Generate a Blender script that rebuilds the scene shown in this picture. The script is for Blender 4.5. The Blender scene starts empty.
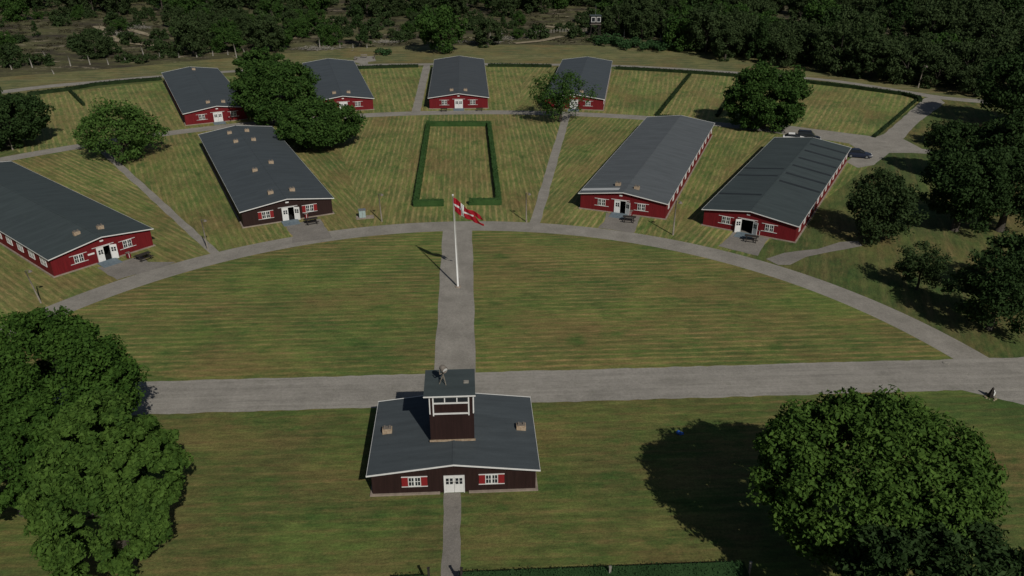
import bpy, math, random
import numpy as np
from mathutils import Matrix, Vector
R = math.radians
sc = bpy.context.scene
col = sc.collection
random.seed(7)

# ------------------------------------------------------------------ camera, sky, sun
FPX, PITCH, ROLL, CH = 798.7, 0.45707, 0.0028, 41.107
cd = bpy.data.cameras.new('camera'); cam = bpy.data.objects.new('camera', cd); col.objects.link(cam)
cd.sensor_width = 36; cd.lens = FPX / 1024 * 36; cd.clip_start = 0.5; cd.clip_end = 3000
cam.matrix_world = Matrix.Translation((0, 0, CH)) @ Matrix.Rotation(math.pi/2 - PITCH, 4, 'X') @ Matrix.Rotation(ROLL, 4, 'Z')
sc.camera = cam
AZ, EL = R(154), R(40)                     # bearing of the sun from +Y clockwise, and its height
w = bpy.data.worlds.new('World'); sc.world = w; w.use_nodes = True
nt = w.node_tree; sky = nt.nodes.new('ShaderNodeTexSky'); sky.sky_type = 'NISHITA'; sky.sun_disc = False
sky.sun_elevation = EL; sky.sun_rotation = AZ
nt.links.new(sky.outputs[0], nt.nodes['Background'].inputs[0]); nt.nodes['Background'].inputs[1].default_value = 0.05
sd = bpy.data.lights.new('sun', 'SUN'); sd.energy = 5.0; sd.angle = R(0.5); sd.color = (1, .955, .88)
sun = bpy.data.objects.new('sun', sd); col.objects.link(sun)
sdir = Vector((math.sin(AZ)*math.cos(EL), math.cos(AZ)*math.cos(EL), math.sin(EL)))
sun.rotation_euler = sdir.to_track_quat('Z', 'Y').to_euler()
sc.view_settings.view_transform = 'Standard'; sc.view_settings.look = 'None'
sc.view_settings.exposure = -0.64; sc.view_settings.gamma = 1

def at(px, py, z=0.0):                     # the spot on the ground (or at height z) surveyed at a pixel of the photo
    u, v = px-512, py-288
    c, s = math.cos(ROLL), math.sin(ROLL); u, v = u*c+v*s, -u*s+v*c
    dy = math.cos(PITCH)*FPX - v*math.sin(PITCH); dz = -math.sin(PITCH)*FPX - v*math.cos(PITCH)
    t = (z-CH)/dz
    return Vector((u*t, dy*t, z))
CX, CY, TH = -4.596, 49.597, 0.0573        # centre of the fan and the bearing of its axis
def ax(u, v, z=0):                         # u across the axis, v along it
    return Vector((CX + u*math.cos(TH) - v*math.sin(TH), CY + u*math.sin(TH) + v*math.cos(TH), z))
def pol(r, a, z=0):                        # a in degrees, positive to the left of the axis
    return ax(-r*math.sin(R(a)), r*math.cos(R(a)), z)
def to_pol(p):
    dx, dy = p[0]-CX, p[1]-CY
    return math.hypot(dx, dy), math.degrees(math.atan2(-dx, dy)-TH)

# ------------------------------------------------------------------ materials
class NT:
    def __init__(s, name):
        s.m = bpy.data.materials.new(name); s.m.use_nodes = True; s.t = s.m.node_tree
        s.b = s.t.nodes['Principled BSDF']; s.b.inputs['Specular IOR Level'].default_value = .2
    def n(s, typ, **kw):
        x = s.t.nodes.new(typ)
        for k, v in kw.items(): setattr(x, k, v)
        return x
    def l(s, a, b): s.t.links.new(a, b)
    def coords(s, rot=0, scale=(1, 1, 1), kind='Object', stretch=None):
        tc = s.n('ShaderNodeTexCoord'); mp = s.n('ShaderNodeMapping')
        mp.inputs['Rotation'].default_value = (0, 0, rot)
        s.l(tc.outputs[kind], mp.inputs[0])
        if scale != (1, 1, 1):
            m2 = s.n('ShaderNodeMapping'); m2.inputs['Scale'].default_value = scale
            s.l(mp.outputs[0], m2.inputs[0]); return m2.outputs[0]
        return mp.outputs[0]
    def noise(s, vec, scale, detail=4, rough=.6):
        x = s.n('ShaderNodeTexNoise'); x.inputs['Scale'].default_value = scale
        x.inputs['Detail'].default_value = detail; x.inputs['Roughness'].default_value = rough
        s.l(vec, x.inputs['Vector']); return x.outputs[0]
    def ramp(s, fac, stops):
        x = s.n('ShaderNodeValToRGB'); cr = x.color_ramp
        while len(cr.elements) < len(stops): cr.elements.new(.5)
        for e, (p, c) in zip(cr.elements, stops):
            e.position = p; e.color = (c[0], c[1], c[2], 1) if hasattr(c, '__len__') else (c, c, c, 1)
        s.l(fac, x.inputs[0]); return x.outputs[0]
    def mix(s, fac, a, b, mode='MIX'):
        x = s.n('ShaderNodeMix', data_type='RGBA', blend_type=mode)
        for sock, v in ((x.inputs[0], fac), (x.inputs[6], a), (x.inputs[7], b)):
            if hasattr(v, 'links'): s.l(v, sock)
            elif hasattr(v, '__len__'): sock.default_value = (*v, 1)
            else: sock.default_value = v
        return x.outputs[2]
    def done(s, colr, rough=.85, bump=None, bs=.3, bd=.02):
        if hasattr(colr, 'links'): s.l(colr, s.b.inputs['Base Color'])
        else: s.b.inputs['Base Color'].default_value = (*colr, 1)
        s.b.inputs['Roughness'].default_value = rough
        if bump is not None:
            x = s.n('ShaderNodeBump'); x.inputs['Strength'].default_value = bs; x.inputs['Distance'].default_value = bd
            s.l(bump, x.inputs['Height']); s.l(x.outputs[0], s.b.inputs['Normal'])
        return s.m

def lawn_mat(name, rot, green=(.060, .078, .022), straw=(.150, .120, .055), period=1.35, amount=.55, dry=.5):
    k = NT(name)
    v = k.coords(rot)                                                  # x now runs across the mower's rows
    st = k.coords(rot, (1, .05, 1)); st2 = k.coords(rot, (1, .16, 1))
    big = k.ramp(k.noise(k.coords(rot, (1, .45, 1)), .07, 4, .6), [(.38, 0), (.60, 1)])
    rows = k.n('ShaderNodeTexWave', wave_type='BANDS', bands_direction='X', wave_profile='SIN')
    rows.inputs['Scale'].default_value = .314/period; rows.inputs['Distortion'].default_value = 1.8
    rows.inputs['Detail'].default_value = 2; rows.inputs['Detail Scale'].default_value = .6
    k.l(st2, rows.inputs['Vector'])
    rowf = k.ramp(rows.outputs['Fac'], [(.50, 0), (.92, 1)])
    streak = k.ramp(k.noise(st, .8, 5, .7), [(.38, 0), (.68, 1)])
    fine = k.ramp(k.noise(st2, 3.2, 4, .75), [(.36, 0), (.70, 1)])
    base = k.mix(k.ramp(k.noise(v, .11, 6, .68), [(.40, 0), (.60, 1)]), (green[0]*.55, green[1]*.74, green[2]*.75), (green[0]*1.12, green[1]*1.16, green[2]*1.1))
    f = k.mix(1, k.mix(.38, rowf, (1, 1, 1)), fine, 'MULTIPLY')
    f = k.mix(.22, f, k.mix(1, rowf, k.ramp(k.noise(st, .5, 4, .7), [(.35, 0), (.6, 1)]), 'MULTIPLY'), 'ADD')
    f = k.mix(.30, f, streak, 'ADD')
    f = k.mix(1, f, k.ramp(big, [(0, amount*(1-dry)), (1, amount*1.15)]), 'MULTIPLY')
    c = k.mix(f, base, straw)
    brown = k.ramp(k.noise(k.coords(rot, (1, .6, 1)), .085, 6, .68), [(.46, 0), (.64, .6)])
    c = k.mix(brown, c, (.175, .118, .048))
    c = k.mix(k.ramp(k.noise(k.coords(rot, (1, .5, 1)), .30, 6, .75), [(.52, 0), (.66, .75)]), c, (green[0]*.55, green[1]*.78, green[2]*.7))
    c = k.mix(k.ramp(k.noise(v, .9, 5, .8), [(.66, 0), (.76, .6)]), c, straw)
    g = k.ramp(k.noise(v, 5, 5, .85), [(.25, .55), (.75, 1.45)])
    c = k.mix(1, c, k.ramp(k.noise(k.coords(rot, (1, .12, 1)), 1.7, 4, .7), [(.3, .74), (.7, 1.22)]), 'MULTIPLY')
    c = k.mix(1, c, g, 'MULTIPLY')
    c = k.mix(1, c, k.ramp(k.noise(k.coords(rot, (1, .22, 1)), 2.6, 6, .9), [(.30, .60), (.70, 1.42)]), 'MULTIPLY')
    return k.done(c, .95, k.noise(v, 9, 3, .7), .7, .06)

def gravel_mat(name, c1, c2, rot=None):
    k = NT(name); v = k.coords()
    c = k.mix(k.ramp(k.noise(v, .35, 6, .7), [(.35, 0), (.68, 1)]), c1, c2)
    c = k.mix(1, c, k.ramp(k.noise(v, 14, 3, .8), [(.3, .78), (.7, 1.2)]), 'MULTIPLY')
    if rot is not None:                                                # wheel tracks along the road
        tv = k.coords(-rot, (.035, 1, 1)); c = k.mix(k.ramp(k.noise(tv, 1.5, 5, .7), [(.42, 0), (.70, .55)]), c, tuple(x*1.25 for x in c2))
        c = k.mix(k.ramp(k.noise(tv, 2.4, 5, .7), [(.55, 0), (.75, .5)]), c, tuple(x*.62 for x in c1))
    c = k.mix(1, c, k.ramp(k.noise(v, 3.5, 4, .8), [(.3, .84), (.7, 1.14)]), 'MULTIPLY')
    c = k.mix(k.ramp(k.noise(v, 1.3, 6, .8), [(.56, 0), (.74, .45)]), c, (.10, .110, .055))
    return k.done(c, .95, k.noise(v, 20, 2), .4, .02)
def speck_mat(name, c1, c2, scale=2, rough=.8, det=4):
    k = NT(name); v = k.coords()
    return k.done(k.mix(k.ramp(k.noise(v, scale, det, .7), [(.35, 0), (.66, 1)]), c1, c2), rough)
def plain(name, c, rough=.6, metal=0):
    k = NT(name); k.b.inputs['Metallic'].default_value = metal
    v = k.coords()
    return k.done(k.mix(k.ramp(k.noise(v, 3, 3), [(.3, 0), (.7, 1)]), tuple(x*.88 for x in c), c), rough)
def board_mat(name, c):
    k = NT(name); v = k.coords()
    wv = k.n('ShaderNodeTexWave', wave_type='BANDS', bands_direction='X', wave_profile='SAW')
    wv.inputs['Scale'].default_value = 1.1; k.l(v, wv.inputs['Vector'])
    n = k.ramp(k.noise(k.coords(0, (6, 6, .5)), 1, 4, .7), [(.3, .75), (.7, 1.2)])
    c0 = k.mix(1, c, n, 'MULTIPLY')
    c0 = k.mix(k.ramp(wv.outputs['Fac'], [(0, .45), (.14, 0)]), c0, tuple(x*.35 for x in c))
    return k.done(c0, .7)
def roof_mat(name, c):
    k = NT(name); v = k.coords()
    n = k.ramp(k.noise(k.coords(0, (.25, 1.6, 1)), .8, 5, .7), [(.3, .82), (.72, 1.2)])
    c0 = k.mix(1, c, n, 'MULTIPLY')
    br = k.n('ShaderNodeTexWave', wave_type='BANDS', bands_direction='Y', wave_profile='SAW')
    br.inputs['Scale'].default_value = .314; k.l(v, br.inputs['Vector'])
    c0 = k.mix(k.ramp(br.outputs['Fac'], [(0, .22), (.05, 0)]), c0, tuple(x*.45 for x in c))
    c0 = k.mix(k.ramp(k.noise(v, .5, 6, .75), [(.6, 0), (.8, .3)]), c0, (.085, .095, .08))
    c0 = k.mix(1, c0, k.ramp(k.noise(v, 18, 2), [(.3, .88), (.7, 1.12)]), 'MULTIPLY')
    return k.done(c0, .72)
def leaf_mat(name, dark, light):
    k = NT(name); g = k.n('ShaderNodeNewGeometry')
    v = k.coords()
    f = k.mix(.5, k.ramp(g.outputs['Random Per Island'], [(0, 0), (1, 1)]), k.ramp(k.noise(v, .55, 3), [(.35, 0), (.65, 1)]))
    c = k.mix(f, dark, light)
    k.b.inputs['Specular IOR Level'].default_value = .06; k.done(c, .7)
    tr = k.n('ShaderNodeBsdfTranslucent'); k.l(c, tr.inputs[0])
    ms = k.n('ShaderNodeMixShader'); ms.inputs[0].default_value = .14
    k.l(k.b.outputs[0], ms.inputs[1]); k.l(tr.outputs[0], ms.inputs[2])
    k.l(ms.outputs[0], k.t.nodes['Material Output'].inputs[0]); return k.m

M = {}
M['gravel'] = gravel_mat('gravel', (.200, .186, .160), (.280, .260, .226))
M['gravel_road'] = gravel_mat('road_gravel', (.192, .180, .156), (.275, .257, .226), TH)
M['gravel_dark'] = gravel_mat('old_gravel', (.160, .148, .130), (.225, .205, .180))
M['sand'] = gravel_mat('sand', (.20, .165, .11), (.32, .27, .18))
M['red'] = board_mat('red_boards', (.130, .0085, .0115))
M['brown'] = board_mat('tarred_boards', (.024, .0115, .010))
M['white'] = plain('white_paint', (.66, .66, .64), .5)
M['plinth'] = speck_mat('plinth_concrete', (.19, .155, .125), (.30, .245, .20), 1.5)
M['stone'] = speck_mat('chimney_brick', (.24, .17, .11), (.40, .32, .23), 5)
M['cap'] = plain('cap_metal', (.16, .14, .12), .7)
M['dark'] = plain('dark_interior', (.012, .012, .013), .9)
M['shutter'] = plain('shutter_red', (.22, .018, .020), .6)
M['step'] = speck_mat('step_slate', (.10, .135, .16), (.15, .185, .205), 2)
M['wood_dark'] = speck_mat('dark_wood', (.020, .017, .015), (.045, .038, .033), 4)
M['wood_grey'] = speck_mat('grey_wood', (.14, .125, .10), (.24, .21, .17), 4)
M['bark'] = speck_mat('bark', (.03, .026, .02), (.07, .06, .048), 4)
M['birch'] = speck_mat('bleached_wood', (.16, .15, .13), (.30, .28, .24), 3)
M['glass'] = plain('window_glass', (.02, .024, .028), .12)
M['metal'] = plain('grey_metal', (.26, .28, .29), .45, .5)
M['tyre'] = plain('tyre', (.02, .02, .02), .9)
M['hedge'] = leaf_mat('hedge_leaf', (.022, .052, .018), (.038, .080, .028))
M['leaf_near_light'] = leaf_mat('oak_leaf_light', (.024, .055, .010), (.080, .142, .026))
M['hedge_light'] = leaf_mat('inner_hedge_leaf', (.030, .070, .020), (.055, .112, .034))
M['hedge_dark'] = leaf_mat('outer_hedge_leaf', (.014, .026, .010), (.028, .048, .018))
M['leaf_near'] = leaf_mat('oak_leaf', (.018, .046, .008), (.060, .118, .020))
M['leaf_mid'] = leaf_mat('mid_leaf', (.018, .046, .010), (.054, .102, .022))
M['leaf_wood'] = leaf_mat('wood_leaf', (.024, .041, .015), (.050, .074, .027))
M['leaf_dark'] = leaf_mat('dark_leaf', (.016, .033, .010), (.034, .062, .018))
M['leaf_fresh'] = leaf_mat('fresh_leaf', (.032, .070, .014), (.075, .135, .030))
M['leaf_sparse'] = leaf_mat('dull_leaf', (.020, .036, .013), (.042, .066, .022))
M['heather'] = leaf_mat('heather', (.030, .024, .018), (.060, .062, .028))
ROOF = {n: roof_mat('roof_'+n, c) for n, c in dict(green=(.048, .061, .062), slate=(.056, .067, .073), blue=(.060, .071, .079), light=(.090, .100, .106), pale=(.060, .068, .074)).items()}
M['roof_dark'] = roof_mat('roof_new_felt', (.022, .027, .030))
M['roof_pale'] = roof_mat('roof_bright_sheet', (.40, .41, .41))

# ------------------------------------------------------------------ mesh helper
class MB:
    def __init__(s): s.v = []; s.f = []; s.mi = []
    def quad(s, *ps, mi=0):
        i = len(s.v); s.v += [tuple(p) for p in ps]; s.f.append(tuple(range(i, i+len(ps)))); s.mi.append(mi); return s
    def box(s, x0, x1, y0, y1, z0, z1, mi=0, M_=None):
        P = [Vector((x, y, z)) for z in (z0, z1) for y in (y0, y1) for x in (x0, x1)]
        if M_ is not None: P = [M_ @ p for p in P]
        i = len(s.v); s.v += [tuple(p) for p in P]
        for f in ((0, 2, 3, 1), (4, 5, 7, 6), (0, 1, 5, 4), (2, 6, 7, 3), (0, 4, 6, 2), (1, 3, 7, 5)):
            s.f.append(tuple(i+j for j in f)); s.mi.append(mi)
        return s
    def tube(s, pts, rads, n=8, mi=0, cap=True):
        rings = []
        pts = [Vector(p) for p in pts]
        for k, p in enumerate(pts):
            d = (pts[min(k+1, len(pts)-1)] - pts[max(k-1, 0)]).normalized()
            a = d.cross(Vector((0, 0, 1))) if abs(d.z) < .95 else d.cross(Vector((1, 0, 0)))
            a.normalize(); b = d.cross(a); i = len(s.v)
            for j in range(n):
                t = 2*math.pi*j/n; s.v.append(tuple(p + (a*math.cos(t)+b*math.sin(t))*rads[k]))
            rings.append(i)
        for k in range(len(rings)-1):
            for j in range(n):
                s.f.append((rings[k]+j, rings[k]+(j+1) % n, rings[k+1]+(j+1) % n, rings[k+1]+j)); s.mi.append(mi)
        if cap:
            s.f.append(tuple(rings[0]+j for j in range(n))); s.mi.append(mi)
            s.f.append(tuple(rings[-1]+n-1-j for j in range(n))); s.mi.append(mi)
        return s
    def build(s, name, mats, parent=None, smooth=False):
        me = bpy.data.meshes.new(name); me.from_pydata(s.v, [], s.f)
        for m in (mats if isinstance(mats, (list, tuple)) else [mats]): me.materials.append(m)
        me.polygons.foreach_set('material_index', s.mi)
        if smooth: me.polygons.foreach_set('use_smooth', [True]*len(s.f))
        me.update()
        o = bpy.data.objects.new(name, me); col.objects.link(o)
        if parent: o.parent = parent
        return o
def tag(o, label=None, cat=None, group=None, kind=None):
    for k, v in (('label', label), ('category', cat), ('group', group), ('kind', kind)):
        if v: o[k] = v
    return o
def empty(name, loc, rz=0, label=None, cat=None, group=None):
    o = bpy.data.objects.new(name, None); col.objects.link(o); o.location = loc; o.rotation_euler = (0, 0, rz)
    o.empty_display_size = .5
    return tag(o, label, cat, group)
def copy_tree(o, parent=None):
    c = o.copy(); col.objects.link(c); c.parent = parent
    for ch in [x for x in KIDS.get(o.name, [])]: copy_tree(ch, c)
    return c
KIDS = {}
def kids(o):                                # remember children so that copying needs no scene update
    KIDS[o.name] = [x for x in bpy.data.objects if x.parent == o]
    for c in KIDS[o.name]: kids(c)

# ------------------------------------------------------------------ ground
g = MB(); g.quad((-900, -300, 0), (900, -300, 0), (900, 1500, 0), (-900, 1500, 0))
M['ground'] = lawn_mat('meadow', R(20), (.062, .092, .024), (.18, .14, .06), 2.2, .6)
tag(g.build('ground', M['ground']), kind='structure')
def sheet(name, pts, z, mat):
    b = MB(); b.quad(*[(p[0], p[1], z) for p in pts]); return tag(b.build(name, mat), kind='structure')
def sector(name, r0, r1, a0, a1, z, mat, jag=0):
    n = max(2, int(abs(a1-a0)/1.2)); b = MB()
    A = [a0+(a1-a0)*i/n for i in range(n+1)]
    for i in range(n):
        b.quad(pol(r0, A[i], z), pol(r0, A[i+1], z), pol(r1, A[i+1], z), pol(r1, A[i], z))
    return tag(b.build(name, mat), kind='structure')
def rough_sheet(name, pts, z, mat, amp=.25, step=2.0):     # polygon with slightly ragged edges
    out = []
    for i, p in enumerate(pts):
        q = pts[(i+1) % len(pts)]; d = Vector((q[0]-p[0], q[1]-p[1])); n = max(1, int(d.length/step))
        nn = Vector((-d.y, d.x)).normalized() if d.length else Vector((0, 0))
        for k in range(n):
            t = k/n; j = random.uniform(-amp, amp) if k else 0
            out.append((p[0]+d.x*t+nn.x*j, p[1]+d.y*t+nn.y*j))
    return sheet(name, out, z, mat)
def strip(name, pts, width, z, mat, amp=.12):
    P = []                                                  # Catmull-Rom smoothing
    pts = [Vector((p[0], p[1])) for p in pts]; q = [2*pts[0]-pts[1]] + pts + [2*pts[-1]-pts[-2]]
    for i in range(1, len(q)-2):
        seg = max(3, int((q[i+1]-q[i]).length/2.5))
        for k in range(seg):
            t = k/seg
            P.append(.5*((2*q[i])+(-q[i-1]+q[i+1])*t+(2*q[i-1]-5*q[i]+4*q[i+1]-q[i+2])*t*t+(-q[i-1]+3*q[i]-3*q[i+1]+q[i+2])*t**3))
    P.append(pts[-1]); b = MB(); prev = None
    wf = width if callable(width) else (lambda t: width)
    for i, p in enumerate(P):
        d = (P[min(i+1, len(P)-1)]-P[max(i-1, 0)]).normalized(); n = Vector((-d.y, d.x))
        ww = wf(i/(len(P)-1))/2
        l = p+n*(ww+random.uniform(-amp, amp)); r = p-n*(ww+random.uniform(-amp, amp))
        if prev: b.quad((*prev[1], z), (*r, z), (*l, z), (*prev[0], z))
        prev = (l, r)
    return tag(b.build(name, mat), kind='structure')

# lawns
L_front = lawn_mat('lawn_front', R(90)+TH*-1, (.076, .114, .026), (.190, .128, .052), 1.1, .62)
sheet('lawn', [ax(-120, -40), ax(110, -40), ax(110, 10.6), ax(-120, 10.6)], .004, L_front)
L_semi = lawn_mat('lawn_semicircle', R(90)-TH, (.084, .126, .028), (.275, .195, .078), .95, .86)
def semi(a0, a1, u_in):
    n = 60; pts = [ax(u_in, 15)]
    amax = math.degrees(math.acos(15/53.4))
    arc = [pol(53.4, a0+(a1-a0)*i/n) for i in range(n+1)]
    return pts + arc
am = math.degrees(math.acos(15/53.4)); ai = math.degrees(math.asin(1/53.4))
sheet('lawn', semi(am, ai, -1), .004, L_semi)
sheet('lawn', semi(-am, -ai, 1), .004, L_semi)
for a0, a1, rot, dry in ((62, 34, 46, .4), (34, 13, 23, .45), (13, -11.4, 0, .1), (-11.4, -31, -23, .4), (-31, -42, -33, .5)):
    sector('lawn', 53, 118, a0, a1, .004, lawn_mat('lawn_fan', -(TH+R(rot)), (.094, .138, .032), (.310, .240, .100), .85, .96, dry))
for a0, a1, rot, dry in ((40, 32.4, 27, .1), (32.4, 17, 25, .6), (17, 3.4, 8, .5), (3.4, -6, 0, .4), (-6, -20.3, -14, .4), (-20.3, -25.4, -20, .1), (-25.4, -39.8, -30, .5)):
    sector('lawn', 118, 168.5, a0, a1, .004, lawn_mat('lawn_back', -(TH+R(rot)), (.104, .146, .036), (.320, .250, .105), 1.15, .92, dry))
# rough grass behind the outer path, then heath
L_verge = lawn_mat('verge_grass', R(85), (.120, .122, .045), (.23, .19, .10), 3, .8)
sheet('verge', [at(-60, 104), at(60, 88), at(160, 79), at(280, 69), at(430, 65), at(620, 66), at(830, 80), at(900, 91), at(1010, 104), at(1010, 94), at(880, 74), at(760, 57), at(690, 50), at(600, 45), at(500, 44), at(360, 47), at(250, 55), at(120, 68), at(-60, 80)], .004, L_verge)
k = NT('heath'); v = k.coords(); v2 = k.coords(0, (1, 2.2, 1))
c = k.mix(k.ramp(k.noise(v2, .05, 6, .7), [(.38, 0), (.60, 1)]), (.036, .029, .021), (.092, .092, .038))
c = k.mix(k.ramp(k.noise(v2, .13, 6, .75), [(.56, 0), (.66, .8)]), c, (.19, .165, .095))
c = k.mix(k.ramp(k.noise(v2, .09, 7, .8), [(.585, 0), (.63, .9)]), c, (.32, .27, .19))
c = k.mix(1, c, k.ramp(k.noise(v, 1.1, 5, .8), [(.25, .5), (.75, 1.5)]), 'MULTIPLY')
M['heath'] = k.done(c, .95, k.noise(v, 1, 5), .8, .4)
b = MB()                                                    # gently rolling heath beyond the camp
from mathutils import noise as mnoise
edge = [(at(px, py).x, at(px, py).y) for px, py in ((-90, 84), (120, 68), (250, 56), (360, 47.5), (500, 44.5), (600, 45.5), (690, 50.5), (760, 57.5), (880, 74.5), (1010, 94.5), (1100, 106))]
def heath_z(x, y, t):
    return .01 + .8*min(1, t*3)*(mnoise.noise((x*.03, y*.03, 3))+.45)*.9 if t > 0 else .008
nx, ny = 110, 60; xs = np.linspace(-330, 360, nx); ex = [e[0] for e in edge]; ey = [e[1] for e in edge]
for j in range(ny+1):
    for x in xs:
        y0 = float(np.interp(x, ex, ey)); t = j/ny; y = y0+(700-y0)*t**1.5
        b.v.append((x, y, max(.008, heath_z(x, y, t*1.2)) if t > 0 else .008))
for j in range(ny):
    for i in range(nx-1):
        a = j*nx+i; b.f.append((a, a+1, a+nx+1, a+nx)); b.mi.append(0)
tag(b.build('heath', M['heath'], smooth=True), kind='structure')
HV = {}
def gz(x, y):                                               # height of the heath under a point
    y0 = float(np.interp(x, ex, ey))
    if y <= y0: return 0
    t = ((y-y0)/(700-y0))**(1/1.5); return max(.008, heath_z(x, y, t*1.2))

# roads and paths
rough_sheet('main_road', [ax(-150, 10.1), ax(47.0, 10.1), ax(52, 7.0), ax(58, .0), ax(66, -10), ax(74, -10), ax(66, 4), ax(62, 10.1), ax(95, 10.1), ax(95, 15.5), ax(-150, 15.5)], .012, M['gravel_road'], .09, .8)
sector('ring_road', 51.7, 55.2, 86, -74.2, .008, M['gravel'])
rough_sheet('avenue', [ax(-1.95, 15.0), ax(2.0, 15.0), ax(2.1, 52.5), ax(-1.9, 52.5)], .016, M['gravel'], .08)
rough_sheet('footpath', [ax(-.68, -30), ax(.6, -30), ax(.6, -1.62), ax(-.68, -1.62)], .008, M['gravel_dark'], .06, 1)
sector('ring_road', 116.2, 119.6, 62, -41.8, .016, M['gravel'])
for a, r0, r1, wd in ((34.0, 55, 117, 1.15), (-11.4, 55, 117, 1.5)):
    strip('footpath', [pol(r0, a), pol((r0+r1)/2, a+.2), pol(r1, a+.3)], wd, .012, M['gravel'], .08)
strip('footpath', [at(427, 65), at(421.5, 88), at(416, 112)], 1.9, .012, M['gravel'], .1)
strip('outer_path', [at(-60, 101), at(-10, 93.5), at(10, 91), at(48, 86.3), at(97, 82), at(130, 79), at(160, 76.6), at(280, 68.3), at(370, 65), at(430, 64.3), at(500, 64.3), at(620, 66), at(740, 73), at(830, 80.5), at(900, 91), at(940, 97.5), at(985, 101.5), at(1060, 106)],
      lambda t: 4.2-1.5*min(1, t*4) + 1.8*max(0, (t-.85)/.15), .012, M['gravel'])
rough_sheet('side_road', [at(876, 137), at(884, 134), at(925, 98), at(937, 96), at(945, 103), at(920, 121), at(903, 139), at(922, 149), at(950, 152), at(950, 155), at(912, 153), at(889, 153), at(874, 165), at(858, 168), at(846, 162), at(860, 152), at(845, 140), at(790, 132), at(775, 124)], .020, M['gravel'], .12)
rough_sheet('side_road', [at(766, 259), at(784, 253), at(818, 249), at(840, 242), at(858, 241), at(862, 246), at(830, 252), at(806, 257), at(790, 265), at(778, 265)], .020, M['gravel_dark'], .1)
# forecourts in front of the doors
for q in ([(97, 268), (142, 256), (148, 262), (176, 262), (160, 268), (117, 280)], [(284, 225), (320, 219), (330, 234), (332, 238), (292, 243), (293, 236)],
          [(606, 213), (640, 216), (638, 222), (634, 233), (598, 228), (604, 222)], [(736, 229), (770, 238), (765, 243), (758, 256), (718, 246), (728, 238)]):
    rough_sheet('forecourt', [at(*p) for p in q], .024, M['gravel_dark'], .1, 1)
# sandy tracks on the heath
def track(pxs, wd):
    P = [at(*p) for p in pxs]; b = MB()
    for i in range(len(P)-1):
        n = 6
        for k_ in range(n):
            a = P[i].lerp(P[i+1], k_/n); c_ = P[i].lerp(P[i+1], (k_+1)/n); d = (P[i+1]-P[i]).normalized(); nn = Vector((-d.y, d.x, 0))*wd/2
            za = gz(a.x, a.y)+.22; zc = gz(c_.x, c_.y)+.22
            b.quad((a.x-nn.x, a.y-nn.y, za), (c_.x-nn.x, c_.y-nn.y, zc), (c_.x+nn.x, c_.y+nn.y, zc), (a.x+nn.x, a.y+nn.y, za))
    tag(b.build('sand_track', M['sand']), kind='structure')
track([(98, 28), (106, 34), (112, 40), (125, 43), (150, 46), (172, 50)], 3.2)
track([(128, 31), (140, 34), (152, 37)], 2.5)
track([(297, 40), (304, 33), (318, 26), (334, 20)], 2.5)
track([(286, 26), (300, 24), (318, 23)], 2.0)
track([(348, 12), (356, 6), (362, 0)], 2.5)
track([(515, 44), (540, 42), (562, 38)], 2.5)
track([(545, 27), (565, 30), (588, 34)], 2.5)

# ------------------------------------------------------------------ barracks and gatehouse
def facade_z(x, W, he, hr):                                 # wall height under the gable at x
    return he + (hr-he)*(1-abs(x)/(W/2))
def window_part(root, Mx, wd=1.05, ht=1.0, shutters=None, longbar=True, name='window'):
    """Mx places a window in the X-Z plane, facing -Y"""
    h = MB(); t = .055
    for x0, x1, z0, z1 in ((-wd/2-t, wd/2+t, -t, 0), (-wd/2-t, wd/2+t, ht, ht+t), (-wd/2-t, -wd/2, 0, ht), (wd/2, wd/2+t, 0, ht), (-.06, .06, 0, ht)):
        h.box(x0, x1, -.07, -.002, z0, z1, M_=Mx)
    for s in (-1, 1):
        xm = s*(wd/4+.015); h.box(xm-.022, xm+.022, -.055, -.004, 0, ht, M_=Mx)
        for zz in (ht/2,): h.box(min(s*.06, s*wd/2), max(s*.06, s*wd/2), -.050, -.006, zz-.022, zz+.022, M_=Mx)
    if longbar:
        for zz in (-t-.05, ht+t+.003): h.box(-wd/2-.56, wd/2+.56, -.075, -.002, zz, zz+.04, M_=Mx)
    f = h.build(name, M['white'], root)
    MB().box(-wd/2, wd/2, -.03, -.0015, 0, ht, M_=Mx).build('pane', M['glass'], f)
    if shutters:
        for s in (-1, 1):
            x0, x1 = sorted((s*(wd/2+t+.003), s*(wd/2+.54)))
            sh = MB().box(x0, x1, -.05, -.002, -.04, ht+.04, M_=Mx)
            for q in range(9): sh.box(x0+.05, x1-.05, -.062, -.050, .02+q*ht/9, .06+q*ht/9, M_=Mx)
            sh.build('shutter', shutters, f)
    return f
def chimney(roof, x, y, zr, rot=0):
    b = MB().box(-.38, .38, -.25, .25, -.25, .42); b.box(-.32, .32, -.20, .20, .422, .47, mi=1)
    for s in (-1, 1): b.box(s*.2-.07, s*.2+.07, -.12, .12, .47, .60, mi=1)
    o = b.build('chimney', [M['stone'], M['cap']], roof); o.location = (x, y, zr); return o
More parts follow.
